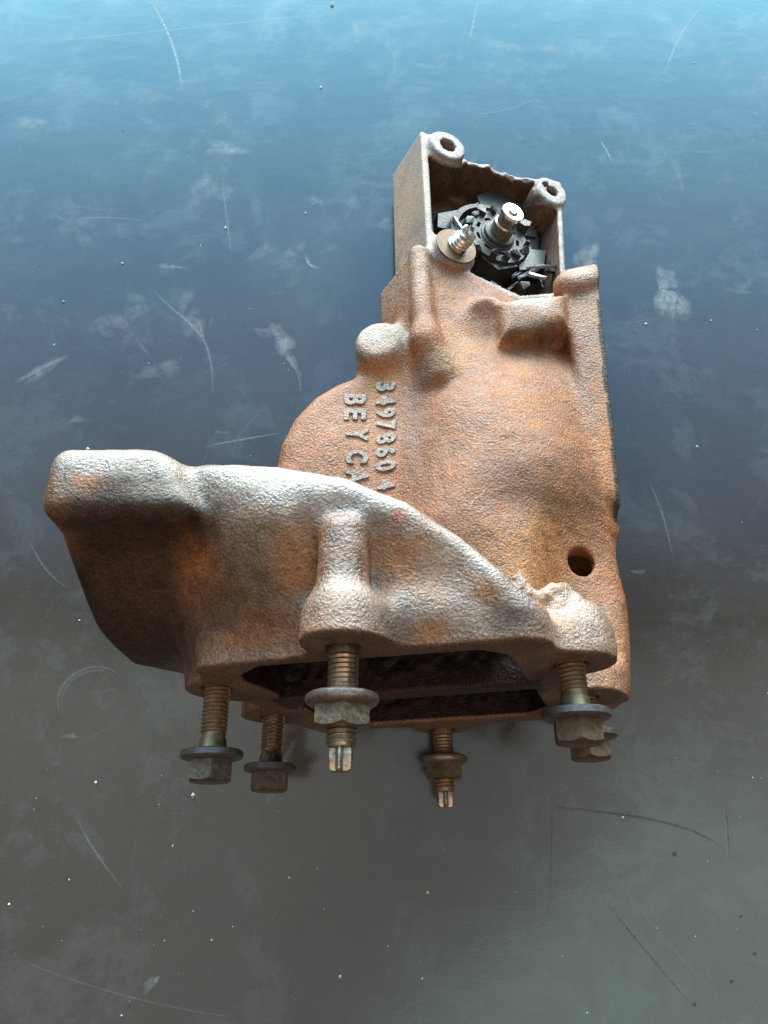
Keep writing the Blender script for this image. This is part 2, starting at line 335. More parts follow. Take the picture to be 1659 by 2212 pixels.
def tps(pts, lam=2.0):                           # thin-plate surface v = h(u, w)
    P = np.array(pts, float); X = P[:, [0, 2]]; n = len(X)
    def K(r2): return 0.5 * r2 * np.log(r2 + 1e-9)
    A = np.zeros((n + 3, n + 3)); D2 = ((X[:, None] - X[None]) ** 2).sum(-1); A[:n, :n] = K(D2) + lam * np.eye(n)
    A[:n, n] = 1; A[:n, n + 1:] = X; A[n, :n] = 1; A[n + 1:, :n] = X.T
    sol = np.linalg.solve(A, np.r_[P[:, 1], 0, 0, 0])
    def h(u, w):
        r = sol[n] + sol[n + 1] * u + sol[n + 2] * w
        for i in range(n): r = r + sol[i] * K((u - X[i, 0]) ** 2 + (w - X[i, 1]) ** 2)
        return r
    return h
def vnoise(u, w, sc, seed):                      # cheap smooth value noise on a plane
    r = np.random.default_rng(seed); T = r.random((64, 64)); x = u / sc + 100; y = w / sc + 100
    xi, yi = np.floor(x).astype(int), np.floor(y).astype(int); fx, fy = x - xi, y - yi
    fx = fx * fx * (3 - 2 * fx); fy = fy * fy * (3 - 2 * fy); g = lambda a, b: T[a % 64, b % 64]
    return (g(xi, yi) * (1 - fx) + g(xi + 1, yi) * fx) * (1 - fy) + (g(xi, yi + 1) * (1 - fx) + g(xi + 1, yi + 1) * fx) * fy
def capsule(a, b, r0, r1=None):
    a = np.array(a, float); b = np.array(b, float); r1 = r0 if r1 is None else r1; e = b - a; ee = e @ e
    def fn(u, v, w):
        t = np.clip(((u - a[0]) * e[0] + (v - a[1]) * e[1] + (w - a[2]) * e[2]) / ee, 0, 1)
        return np.sqrt((u - a[0] - e[0] * t) ** 2 + (v - a[1] - e[1] * t) ** 2 + (w - a[2] - e[2] * t) ** 2) - (r0 + (r1 - r0) * t)
    R = max(r0, r1); return fn, np.minimum(a, b) - R, np.maximum(a, b) + R
def cyl(a, b, r, rnd=1.5, r1=None):
    a = np.array(a, float); b = np.array(b, float); e = b - a; l = np.linalg.norm(e); e = e / l; r1 = r if r1 is None else r1
    def fn(u, v, w):
        x, y, z = u - a[0], v - a[1], w - a[2]; t = x * e[0] + y * e[1] + z * e[2]
        q = np.sqrt(np.maximum(x * x + y * y + z * z - t * t, 0)) - (r + (r1 - r) * np.clip(t / l, 0, 1))
        return smax(q, np.abs(t - l / 2) - l / 2, rnd)
    R = max(r, r1); return fn, np.minimum(a, b) - R, np.maximum(a, b) + R
def A(p, k, lab): add(p[0], p[1], p[2], k, lab)
FL, DU, BO, BX, BS1, BS2, RB, SH, EAR = 1, 2, 3, 4, 5, 6, 7, 8, 9
FW = -55.4
# --- main body (housing)
hb = tps([onv(*q) for q in [(1000, 640, -233), (1000, 800, -230), (1150, 800, -229), (1100, 950, -222), (1200, 1000, -225), (1000, 980, -225), (960, 880, -228),
    (905, 900, -236), (860, 880, -240), (835, 1000, -241), (700, 950, -242), (640, 950, -243), (720, 850, -242), (820, 800, -240), (1290, 800, -241), (1300, 950, -240), (1320, 1100, -240), (1255, 1215, -239), (1180, 1200, -234),
    (1330, 1350, -239), (1200, 1320, -238), (1100, 1130, -227), (950, 1100, -228), (870, 1080, -239), (600, 1250, -246), (1222, 750, -243), (1290, 640, -243), (1100, 720, -233), (930, 1250, -238), (1080, 1300, -236), (1355, 1430, -240), (1150, 600, -240)]], lam=4)
bpoly = [onv(x, y, -240)[[0, 2]] for x, y in [(1372, 1500), (1376, 1400), (1369, 1290), (1346, 1155), (1352, 1140), (1345, 850), (1330, 700), (1315, 590), (1260, 590), (1215, 600), (1195, 640), (1130, 645), (1060, 620), (1000, 592), (945, 575), (900, 560), (880, 620), (868, 700), (800, 740), (768, 795),
    (722, 812), (675, 838), (628, 885), (598, 940), (586, 1000), (588, 1060), (610, 1120), (640, 1300), (640, 1450)]]
U2, W2 = np.meshgrid(ua, wa, indexing='ij')
PB = poly(U2, W2, bpoly); HB = hb(U2, W2).astype(np.float32)
def body(u, v, w):
    sl = (slice(int(round((u.flat[0] - U0) / HS)), int(round((u.flat[0] - U0) / HS)) + u.size), slice(int(round((w.flat[0] - W0) / HS)), int(round((w.flat[0] - W0) / HS)) + w.size))
    top = (v - HB[sl][:, None, :]) * 0.95
    d = smax(PB[sl][:, None, :] + 0 * v, top, 9.0)
    return smax(d, -288 - v, 6.0)
add(body, (-60, -290, -240), (95, -215, -58), 0, BO)
# lower duct feeding the second port, under the front duct
def lower(u, v, w):
    du, dv = u - 6.7, v + 239.0; m_, l_ = du * .957 + dv * .289, -du * .289 + dv * .957
    q = smax(np.abs(m_) - 47, np.abs(l_ + 23) - 27, 14)
    return smax(q + 0 * w, smax(w + 58, -112 - w, 8), 8)
add(lower, (-60, -305, -112), (70, -215, -58), 10, BO)
# --- front elbow duct
hd = tps([onv(*q) for q in [(250, 1000, -180), (150, 1040, -184), (340, 1000, -179), (450, 1020, -176), (600, 1030, -174), (740, 1060, -173), (880, 1105, -172.5), (1000, 1180, -173.5), (1070, 1260, -174.5), (1110, 1340, -178),
    (600, 1120, -176), (600, 1220, -183), (600, 1320, -191), (600, 1400, -198), (480, 1150, -182), (480, 1250, -192), (450, 1350, -206), (430, 1420, -214), (350, 1150, -190), (250, 1150, -193), (150, 1150, -194), (350, 1250, -203), (250, 1250, -206), (350, 1340, -216), (320, 1400, -226),
    (880, 1180, -177), (960, 1240, -179), (850, 1260, -182), (1040, 1300, -178.5), (900, 1320, -180), (1000, 1330, -179), (700, 1350, -191), (650, 1050, -173.5), (740, 1240, -186), (690, 1200, -183), (800, 1200, -182)]], lam=1.5)
dpoly = [onv(*q)[[0, 2]] for q in [(75, 1110, -190), (80, 1040, -182), (112, 1000, -179), (200, 990, -178), (335, 984, -177), (400, 980, -176), (450, 978, -175), (600, 984, -173), (750, 1017, -173), (880, 1064, -172), (1000, 1140, -173), (1092, 1232, -177), (1150, 1322, -181)]]
dpoly += [(38, -61), (34, -58), (-50, -58), (-57, -61), (-66, -65), (-78, -67.5), (-86, -69), (-92, -73.5), (-97, -84)]
PD = poly(U2, W2, dpoly); HD = hd(U2, W2).astype(np.float32)
def duct(u, v, w):
    i0 = int(round((u.flat[0] - U0) / HS)); k0 = int(round((w.flat[0] - W0) / HS)); sl = (slice(i0, i0 + u.size), slice(k0, k0 + w.size))
    d = smax(PD[sl][:, None, :] + 0 * v, (v - HD[sl][:, None, :]) * 0.92, 11.0)
    return smax(d, -257 - v, 8.0)
add(duct, (-103, -260, -125), (45, -164, -55), 4, DU)
# outlet lobe: the thick corner block at the far left of the duct
def block(u, v, w):
    x, y, z = np.maximum(-87.0 - u, (u + 64.5 - 0.6 * (w + 106)) / 1.17) + 0 * v, np.abs(v + 197) - 18.0, np.abs(w + 99) - 5.5
    return np.sqrt(np.maximum(x, 0) ** 2 + np.maximum(y, 0) ** 2 + np.maximum(z, 0) ** 2) + np.minimum(np.maximum(np.maximum(x, y), z), 0) - 5.5
add(block, (-103, -224, -114), (-40, -170, -84), 5, DU)
# stud column and its ear
A(cyl((-10.5, -182.5, -57), (-11.0, -179.0, -89), 7.4, 4, 6.3), 3.5, DU)
# --- flange
def fl2(u, v, grow=0.0):
    du, dv = u - 6.7, v + 239.0; m_, l_ = du * .957 + dv * .289, -du * .289 + dv * .957
    x, y = np.abs(m_) - 43, np.abs(l_) - 41.5
    d = np.sqrt(np.maximum(x, 0) ** 2 + np.maximum(y, 0) ** 2) + np.minimum(np.maximum(x, y), 0) - 8.0
    for mm, ll in ((-54, 21.5), (54, 21.5), (-55, -19.5), (56, -20.5), (0, 57), (0, -57)):
        d = smin(d, np.sqrt((m_ - mm) ** 2 + (l_ - ll) ** 2) - 11.6, 9)
    return d
def flange(u, v, w):
    d = fl2(u, v); return np.maximum(smax(d + 0 * w, -(w + 66.0), 5.0), w - FW)
add(flange, (-70, -312, -68), (80, -168, -55), 7, FL)
# thick right-hand ear with its broken web
A(cyl((52.5, -203, -57.0), (52.5, -201.5, -73), 11.8, 5, 10.0), 5, EAR)
def web(u, v, w):
    h = -189.8 + 2.2 * (vnoise(u + 0 * w, w + 0 * u, 4.0, 3) - 0.5) + 1.6 * (vnoise(u + 0 * w, w + 0 * u, 1.8, 5) - 0.5) - np.maximum(u - 36, 0) * 0.22
    n_ = 3.0 * (vnoise(u + 0 * w, w * 0.0 + 3, 3.0, 8) - 0.5)
    d = poly(u + 0 * w, w + 0 * u + n_, [(32, -58), (33, -74), (38, -78.5), (42, -72), (47, -77), (54, -74.5), (57, -58)])
    return np.maximum(np.maximum(d, v - h), -215 - v)
add(web, (24, -216, -84), (60, -182, -56), 2.0, EAR)
# flange face cut clean, all else behind it
# --- body details
A(cyl(onv(815, 735, -238) + np.array([3.0, -24, 3]), onv(815, 732, -233.5), 10.2, 4, 9.3), 7, BS1)
A(cyl(onv(1052, 700, -250), onv(1050, 685, -229.5), 8.5, 3), 5, BS2)
sp_ = [onv(x, y, -226)[[0, 2]] for x, y in [(1076, 662), (1120, 645), (1225, 628), (1228, 690), (1150, 725), (1082, 735)]]
add(lambda u, v, w: smax(poly(u + 0 * w, w + 0 * u, sp_) + 0 * v, v + 222.5 + (u - 48) * 0.12, 6), (38, -250, -235), (82, -218, -190), 4, SH)
rp = [onv(x, y, -236)[[0, 2]] for x, y in [(1212, 604), (1330, 590), (1352, 1100), (1318, 1060), (1262, 900), (1232, 780), (1215, 690)]]
def rib(u, v, w):
    t = np.clip((w + 245) / 120.0, 0, 1)
    return smax(poly(u + 0 * w, w + 0 * u, rp) + 0 * v, v + 228.0 + 9 * t, 4)
add(rib, (60, -260, -250), (98, -222, -120), 4, RB)
A(capsule(onv(1232, 622, -233), onv(1290, 610, -234), 7.2, 7.2), 2, RB)
ea, eb = onv(1286, 600, -233)[[0, 2]], onv(1344, 1112, -238)[[0, 2]]; en = np.array([eb[1] - ea[1], -(eb[0] - ea[0])]); en /= np.linalg.norm(en)
cut(lambda u, v, w: np.maximum(np.maximum(-((u - ea[0]) * en[0] + (w - ea[1]) * en[1]), w - eb[1] - 0.5), -262 - v), (60, -262, -260), (98, -215, eb[1] + 1), 0.6)
# --- tilted neck and actuator box
def tilt(u, v, w): return (u * E2[0] + v * E2[1]), (u * NV[0] + v * NV[1]) - C0
def tp(qx, qy, h=0.0):
    p = onbox(qx, qy, h); return np.array([p @ E2, p[2]])
npoly = np.array([tp(896, 535), tp(905, 660), tp(925, 745), tp(948, 800), tp(1010, 790), tp(1060, 640), tp(960, 560)])
def neck(u, v, w):
    x, t = tilt(u, v, w); x = x + 0 * t
    d = poly(x + 0 * w - np.minimum(t, 0) * 0.15 * (x < npoly[1, 0] + 25), w + 0 * x, npoly) * 0.95
    return smax(smax(d, t + 1.0, 3.5), -32 - t, 3)
add(neck, (0, -300, -262), (60, -215, -170), 6, BO)
A(capsule(onbox(905, 548, -2), onbox(918, 735, -2.5), 3.4, 4.6), 3, BO)
A(capsule(onbox(918, 735, -3), onbox(946, 808, -7), 5.0, 7.5), 6, BO)
bx = [tp(911, 279), tp(1000, 322), tp(1215, 392), tp(1228, 640), tp(1130, 648), tp(1010, 596), tp(926, 548)]
bq = np.array(bx)
PA, PC, PB2 = onbox(968, 313, 2.0), onbox(1193, 414, 0.5), onbox(984, 534, 3.0)
def jag(x, w): return 2.2 * (vnoise(x, w, 5.0, 21) - 0.5) + 1.2 * (vnoise(x, w, 2.0, 22) - 0.5)
def box(u, v, w):
    x, t = tilt(u, v, w); X = x + 0 * t + 0 * w; Wd = w + 0 * X
    d = poly(X - np.minimum(t, 0) * 0.15 * (X < bq[0, 0] + 20), Wd, bx)
    # broken rim along the far side: the wall dips between the two bosses
    far = np.clip((X - bq[1, 0] + 6) / 8, 0, 1) * np.clip((PC @ E2 - 3 - X) / 4, 0, 1) * np.clip((-248 - Wd) / 25, 0, 1)
    top = t + far * (4.0 + 1.6 * jag(X, Wd)) + 0.6
    return smax(smax(d * 0.96, top, 0.9), -29 - t, 2)
add(box, (0, -300, -336), (98, -215, -225), 3, BX)
# rim bosses
PA, PC, PB2 = onbox(968, 313, 2.0), onbox(1193, 414, 0.5), onbox(984, 534, 3.0)
A(cyl(PA - NV * 27, PA, 9.6, 1.0, 9.0), 3, BX)
A(cyl(PC - NV * 24, PC, 8.8, 1.0, 8.0), 3, BX)
A(cyl(PB2 - NV * 27, PB2, 9.8, 1.0, 8.8), 4, BX)
ci = (bq - bq.mean(0)); cen = bq.mean(0)
def cavity(u, v, w):
    x, t = tilt(u, v, w); X = x + 0 * t + 0 * w; Wd = w + 0 * X
    d = poly(X, Wd, bx) + 3.0
    for P, r in ((PA, 10.6), (PC, 9.2), (PB2, 10.6)):
        q = np.sqrt((X - P @ E2) ** 2 + (Wd - P[2]) ** 2) - r; d = smax(d, -q, 3)
    return smax(d, -25.5 - t, 4)
cut(cavity, (5, -285, -336), (98, -210, -225), 0.0)
for P, r, dep in ((PA, 3.9, 14), (PC, 3.0, 12)):
    fn, lo, hi = cyl(P - NV * dep, P + NV * 4, r, 0.3); cut(fn, lo, hi, 0)
fn, lo, hi = cyl(PC - NV * 4 + np.array([-3, 1.2, -3.6]), PC + NV * 4 + np.array([-3, 1.2, -3.6]), 1.7, 0.3); cut(fn, lo, hi, 0)
# --- cuts: ports, outlet, holes, machined sides, table plane
def ports(u, v, w):
    du, dv = u - 6.7, v + 239.0; m_, l_ = du * .957 + dv * .289, -du * .289 + dv * .957
    a = poly(m_ + 0 * l_, l_ + 0 * m_, [(-40, 4), (40, 4.5), (38.5, 36), (32, 43), (-30, 45), (-41, 36), (-43, 28)])
    b = poly(m_ + 0 * l_, l_ + 0 * m_, [(-40, -5), (41, -4), (42, -36), (34, -44), (-28, -44), (-40, -36)])
    return a, b
def port_cut(u, v, w):
    a, b = ports(u, v, w)
    i0 = int(round((u.flat[0] - U0) / HS)); k0 = int(round((w.flat[0] - W0) / HS)); sl = (slice(i0, i0 + u.size), slice(k0, k0 + w.size))
    ok = np.minimum(np.maximum(PD[sl][:, None, :] + 5 + 0 * v, (v - HD[sl][:, None, :]) + 6), np.maximum(PB[sl][:, None, :] + 6 + 0 * v, (v - HB[sl][:, None, :]) + 7))
    ok = np.minimum(ok, -(w + 68.0) + 0 * v)
    rough = 0.8 * (vnoise(u + 0 * w, w + 0 * u, 2.2, 31) - 0.5)
    return smax(smax(np.minimum(a, b) + 0 * w, -(w + 104.0), 10), ok, 2) + 1.4 * rough * np.clip((-w - 58) / 4, 0, 1)
cut(port_cut, (-50, -305, -112), (62, -175, -50), 0.6)
q1, q2 = onv(94, 1125, -186), onv(284, 1412, -254)
nn = np.array([-(q2 - q1)[1], (q2 - q1)[0]]); nn /= -np.linalg.norm(nn)
cut(lambda u, v, w: -((u - q1[0]) * nn[0] + (v - q1[1]) * nn[1]) + 0 * w, (-106, -262, -125), (-82, -184, -60), 3.0)
ph = onv(1255, 1214, -239)
fn, lo, hi = cyl(ph - np.array([0, 20, 0]), ph + np.array([0, 12, 0]), 4.95, 0.3); cut(fn, lo, hi, 0.8)
fn, lo, hi = cyl(ph - np.array([0, 70, 0]), ph - np.array([0, 7, 0]), 17, 3); cut(fn, lo, hi, 2)
BOLTS = dict(main=(-10.5, -187), left=(-52, -230), right=(52, -203), left2=(-40, -273), right2=(65.2, -243), back=(23, -298))
for k, (bu, bv) in BOLTS.items():
    fn, lo, hi = cyl((bu, bv, -80), (bu, bv, -50), 4.6, 0.1); cut(fn, lo, hi, 0)
cut(lambda u, v, w: FW - w + 0 * u + 0 * v, (-100, -314, -56), (100, -160, -48), 0.0)        # flange face
down = (-0.1907 * wa[None, None, :] - 0.9814 * va[None, :, None] + 0 * ua[:, None, None]).astype(np.float32)
G = np.maximum(G, down - 317.2); del down

def surface_nets(G):
    sgn = G < 0
    c = np.zeros(tuple(n - 1 for n in G.shape), np.uint8)
    for a in (0, 1):
        for b in (0, 1):
            for d in (0, 1):
                c += sgn[a:a + c.shape[0], b:b + c.shape[1], d:d + c.shape[2]]
    act = (c > 0) & (c < 8); idx = np.argwhere(act); ids = -np.ones(act.shape, np.int32); ids[act] = np.arange(len(idx))
    corner = {}
    for a in (0, 1):
        for b in (0, 1):
            for d in (0, 1): corner[(a, b, d)] = G[idx[:, 0] + a, idx[:, 1] + b, idx[:, 2] + d].astype(np.float64)
    acc = np.zeros((len(idx), 3)); cnt = np.zeros(len(idx))
    for ax in range(3):
        o = [i for i in range(3) if i != ax]
        for p in (0, 1):
            for q in (0, 1):
                A0 = [0, 0, 0]; A0[o[0]] = p; A0[o[1]] = q; B0 = list(A0); B0[ax] = 1
                g0, g1 = corner[tuple(A0)], corner[tuple(B0)]; m = (g0 < 0) != (g1 < 0)
                t = np.where(m, g0 / np.where(m, g0 - g1, 1), 0)
                pos = np.zeros((len(idx), 3)); pos[:, o[0]] = p; pos[:, o[1]] = q; pos[:, ax] = t
                acc[m] += pos[m]; cnt[m] += 1
    V = idx + acc / cnt[:, None]
    faces = []
    for ax in range(3):
        o = [(ax + 1) % 3, (ax + 2) % 3]
        s0 = [slice(None)] * 3; s1 = [slice(None)] * 3; s0[ax] = slice(0, -1); s1[ax] = slice(1, None)
        d = sgn[tuple(s0)] != sgn[tuple(s1)]; e = np.argwhere(d)
        ok = (e[:, o[0]] > 0) & (e[:, o[1]] > 0) & (e[:, o[0]] < act.shape[o[0]]) & (e[:, o[1]] < act.shape[o[1]]); e = e[ok]
        ins = sgn[e[:, 0], e[:, 1], e[:, 2]]
        q = []
        for du, dv in ((0, 0), (-1, 0), (-1, -1), (0, -1)):
            t = e.copy(); t[:, o[0]] += du; t[:, o[1]] += dv; q.append(ids[t[:, 0], t[:, 1], t[:, 2]])
        q = np.stack(q, 1); q[~ins] = q[~ins][:, ::-1]; faces.append(q)
    return V, np.concatenate(faces), idx
Vg, Fg, idx = surface_nets(G)
# gradient normals
gi = np.clip(Vg, 1, np.array(G.shape) - 2.001)
def samp(P):
    i = np.floor(P).astype(int); fr = P - i; r = 0
    for a in (0, 1):
        for b in (0, 1):
            for d in (0, 1):
                wgt = (fr[:, 0] if a else 1 - fr[:, 0]) * (fr[:, 1] if b else 1 - fr[:, 1]) * (fr[:, 2] if d else 1 - fr[:, 2])
                r = r + wgt * G[i[:, 0] + a, i[:, 1] + b, i[:, 2] + d]
    return r
def grad(P):
    g = np.zeros_like(P)
    for a in range(3):
        e = np.zeros(3); e[a] = 0.7; g[:, a] = samp(np.clip(P + e, 0, np.array(G.shape) - 1.001)) - samp(np.clip(P - e, 0, np.array(G.shape) - 1.001))
    return g / (np.linalg.norm(g, axis=1)[:, None] + 1e-9)
NG = grad(gi)
VF = Vg * HS + np.array([U0, V0, W0]); VW = baseoff(VF); NW = NG @ RFn
vlab = LAB[idx[:, 0], idx[:, 1], idx[:, 2]]
flab = vlab[Fg[:, 0]]
# ---------------------------------------------------------------- rust colouring, with some painted shade and highlights, stored on the surface
GL = np.full(len(VF), 0.35)
TINT = np.zeros((len(VF), 3)) + np.array([0.285, 0.145, 0.080])
basecol = {FL: (0.235, 0.135, 0.095), DU: (0.150, 0.098, 0.066), BO: (0.235, 0.105, 0.045), BX: (0.205, 0.205, 0.225), BS1: (0.24, 0.17, 0.13), BS2: (0.27, 0.145, 0.10), RB: (0.25, 0.14, 0.085), SH: (0.25, 0.14, 0.085), EAR: (0.26, 0.18, 0.135)}
for k, c in basecol.items(): TINT[vlab == k] = c
OR, DK, GY, PU, YB, LB, PK = (0.37, 0.155, 0.045), (0.030, 0.021, 0.015), (0.27, 0.25, 0.235), (0.20, 0.115, 0.095), (0.36, 0.21, 0.085), (0.16, 0.10, 0.06), (0.45, 0.13, 0.12)  # DK and GY also serve as painted shade and highlight on the duct
GL[vlab == DU] = 0.6; GL[vlab == FL] = 0.4; GL[vlab == EAR] = 0.3; GL[vlab == BS1] = 0.6; GL[vlab == BX] = 0.3
def stain_or_shading(q, v, r, c, a, ry=None):
    P = onv(q[0], q[1], v); e = [(VF[:, 0] - P[0]) / r, (VF[:, 1] - P[1]) / (r * 2.2), (VF[:, 2] - P[2]) / (ry or r)]
    wob = 0.35 * (vnoise(VF[:, 0], VF[:, 2] + VF[:, 1], 5, int(q[0]) % 97) - 0.5) + 0.2 * (vnoise(VF[:, 0], VF[:, 2] + VF[:, 1], 2, int(q[1]) % 97) - 0.5)
    d = np.sqrt(e[0] ** 2 + e[1] ** 2 + e[2] ** 2) + wob
    k = a * np.clip(1.4 - d, 0, 1) ** 1.2; g = {id(DK): 0.05, id(OR): 0.15, id(GY): 1.0, id(PU): 0.5}.get(id(c), None)
    if g is None: g = 0.1 if sum(c) < 0.35 else 0.3
    GL[:] = GL * (1 - k) + g * k; TINT[:] = TINT * (1 - k[:, None]) + np.array(c) * k[:, None]
for t in [((445, 1095), -184, 6, (0.045, 0.045, 0.047), 0.9, 12), ((600, 1020), -173, 22, GY, 0.9, 5), ((800, 1060), -172, 16, GY, 0.8, 5), ((1150, 650), -224, 9, GY, 0.8, 4), ((1250, 610), -232, 7, GY, 0.6, 4), ((300, 1130), -190, 22, DK, 1.0, 12), ((420, 1110), -186, 9, DK, 0.9, 12), ((240, 1300), -215, 20, DK, 1.0, 16), ((250, 1150), -190, 15, DK, 0.95), ((380, 1120), -186, 12, DK, 0.85, 9), ((260, 1300), -210, 20, DK, 0.75), ((230, 1350), -230, 14, DK, 0.9), ((420, 1240), -195, 9, OR, 0.6), ((150, 1120), -188, 7, OR, 0.6), ((200, 1050), -178, 5, OR, 0.45),  # lit crest, shelf and rib tops painted paler; shaded left lobe painted darker
          ((330, 1380), -220, 14, DK, 0.9), ((300, 1240), -205, 17, (0.075, 0.045, 0.03), 0.8), ((300, 1400), -250, 14, DK, 0.9), ((470, 1320), -200, 10, (0.10, 0.065, 0.045), 0.6), ((540, 1260), -186, 14, (0.12, 0.085, 0.055), 0.7), ((640, 1220), -184, 10, OR, 0.55), ((560, 1370), -195, 14, OR, 0.45, 6), ((620, 1400), -196, 12, PU, 0.5, 5), ((900, 1220), -182, 13, (0.31, 0.135, 0.05), 0.8, 10), ((1050, 1285), -181, 4, OR, 0.8),  # DK blobs here put the lower left arm's shade into its colour
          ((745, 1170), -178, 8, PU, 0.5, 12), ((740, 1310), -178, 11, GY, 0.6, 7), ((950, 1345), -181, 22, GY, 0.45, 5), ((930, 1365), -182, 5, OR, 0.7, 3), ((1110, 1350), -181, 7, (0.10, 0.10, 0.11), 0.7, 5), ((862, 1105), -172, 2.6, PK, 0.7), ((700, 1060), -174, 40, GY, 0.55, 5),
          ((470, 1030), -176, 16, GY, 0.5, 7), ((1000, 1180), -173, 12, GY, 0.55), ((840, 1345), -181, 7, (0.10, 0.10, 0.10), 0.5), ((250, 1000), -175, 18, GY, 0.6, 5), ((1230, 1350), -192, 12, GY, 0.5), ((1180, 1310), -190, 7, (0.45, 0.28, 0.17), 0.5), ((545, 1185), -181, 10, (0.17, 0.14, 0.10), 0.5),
          ((1190, 1110), -230, 14, (0.11, 0.065, 0.035), 0.8, 8), ((1270, 1090), -238, 10, (0.12, 0.07, 0.04), 0.7), ((1100, 1050), -226, 12, LB, 0.5, 7), ((1010, 730), -231, 11, YB, 0.75, 9), ((970, 780), -228, 7, YB, 0.7), ((940, 800), -232, 7, (0.14, 0.09, 0.07), 0.7), ((910, 820), -233, 6, (0.17, 0.12, 0.11), 0.7),
          ((890, 930), -237, 5, (0.20, 0.13, 0.12), 0.8, 22), ((1000, 960), -225, 14, (0.30, 0.17, 0.11), 0.6, 20), ((760, 950), -241, 24, (0.37, 0.19, 0.115), 0.75), ((830, 820), -240, 9, (0.33, 0.16, 0.05), 0.8), ((1150, 850), -227, 20, (0.34, 0.165, 0.07), 0.7), ((1200, 1180), -234, 16, (0.33, 0.16, 0.06), 0.6), ((1120, 1230), -230, 14, (0.34, 0.17, 0.06), 0.7),
          ((1310, 1000), -240, 5, OR, 0.7, 30), ((1290, 1400), -238, 14, (0.38, 0.21, 0.12), 0.7), ((1260, 800), -238, 7, (0.17, 0.105, 0.08), 0.6, 20), ((1190, 620), -240, 5, GY, 0.4), ((960, 640), -232, 10, (0.27, 0.13, 0.055), 0.8, 9), ((910, 560), -230, 5, (0.22, 0.19, 0.17), 0.8, 20), ((1130, 720), -229, 12, (0.15, 0.085, 0.05), 0.7, 5), ((1225, 770), -240, 5, (0.20, 0.07, 0.03), 0.7, 9),
          ((905, 640), -232, 4, GY, 0.6, 18), ((815, 720), -235, 9, GY, 0.5), ((870, 640), -245, 12, (0.25, 0.19, 0.15), 0.6), ((870, 450), -240, 12, (0.30, 0.235, 0.185), 0.8, 50), ((1040, 720), -231, 8, (0.20, 0.08, 0.05), 0.6, 3)]:
    stain_or_shading(*t)
r5 = random.Random(5)
for i in range(60):
    stain_or_shading((r5.uniform(880, 1350), r5.uniform(600, 1450)), -234, r5.uniform(1.2, 4.5), r5.choice((OR, OR, YB, LB, PU, (0.13, 0.07, 0.035), (0.38, 0.2, 0.1))), r5.uniform(0.2, 0.5))
for i in range(45):
    stain_or_shading((r5.uniform(120, 1150), r5.uniform(1010, 1430)), -186, r5.uniform(1.2, 4.5), r5.choice((OR, DK, DK, LB, PU, GY, (0.10, 0.065, 0.04))), r5.uniform(0.15, 0.45))
TINT *= np.array([0.83, 0.70, 0.575])
# soot inside the ports and behind the flange face; machined face thin rust
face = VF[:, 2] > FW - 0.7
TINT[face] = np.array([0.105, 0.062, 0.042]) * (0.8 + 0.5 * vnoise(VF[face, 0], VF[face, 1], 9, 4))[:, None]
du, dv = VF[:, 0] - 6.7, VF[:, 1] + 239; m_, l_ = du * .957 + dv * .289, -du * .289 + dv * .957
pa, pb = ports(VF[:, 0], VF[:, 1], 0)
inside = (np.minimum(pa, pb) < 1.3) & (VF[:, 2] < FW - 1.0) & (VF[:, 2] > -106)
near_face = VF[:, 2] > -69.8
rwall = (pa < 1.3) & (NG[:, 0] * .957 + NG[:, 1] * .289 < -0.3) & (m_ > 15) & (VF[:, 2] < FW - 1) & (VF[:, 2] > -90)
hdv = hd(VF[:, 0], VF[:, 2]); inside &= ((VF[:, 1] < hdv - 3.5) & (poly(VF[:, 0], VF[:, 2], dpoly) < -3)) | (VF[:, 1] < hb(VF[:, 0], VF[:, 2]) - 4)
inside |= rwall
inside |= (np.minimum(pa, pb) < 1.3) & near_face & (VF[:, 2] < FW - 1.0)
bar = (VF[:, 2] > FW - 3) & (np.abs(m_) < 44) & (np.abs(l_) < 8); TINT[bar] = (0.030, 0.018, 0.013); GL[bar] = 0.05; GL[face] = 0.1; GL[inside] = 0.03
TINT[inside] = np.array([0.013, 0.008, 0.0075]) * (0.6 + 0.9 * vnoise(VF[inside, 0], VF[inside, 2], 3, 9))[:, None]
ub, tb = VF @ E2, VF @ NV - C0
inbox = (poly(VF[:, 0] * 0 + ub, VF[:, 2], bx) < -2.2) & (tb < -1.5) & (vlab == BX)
TINT[inbox] = np.array([0.085, 0.052, 0.035]) * (0.6 + 0.7 * vnoise(ub[inbox], VF[inbox, 2], 8, 12))[:, None]  # inside of the box tinted darker to deepen its shade
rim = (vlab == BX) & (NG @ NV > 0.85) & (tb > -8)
TINT[rim] = TINT[rim] * 0.75 + np.array([0.20, 0.18, 0.17]) * 0.25
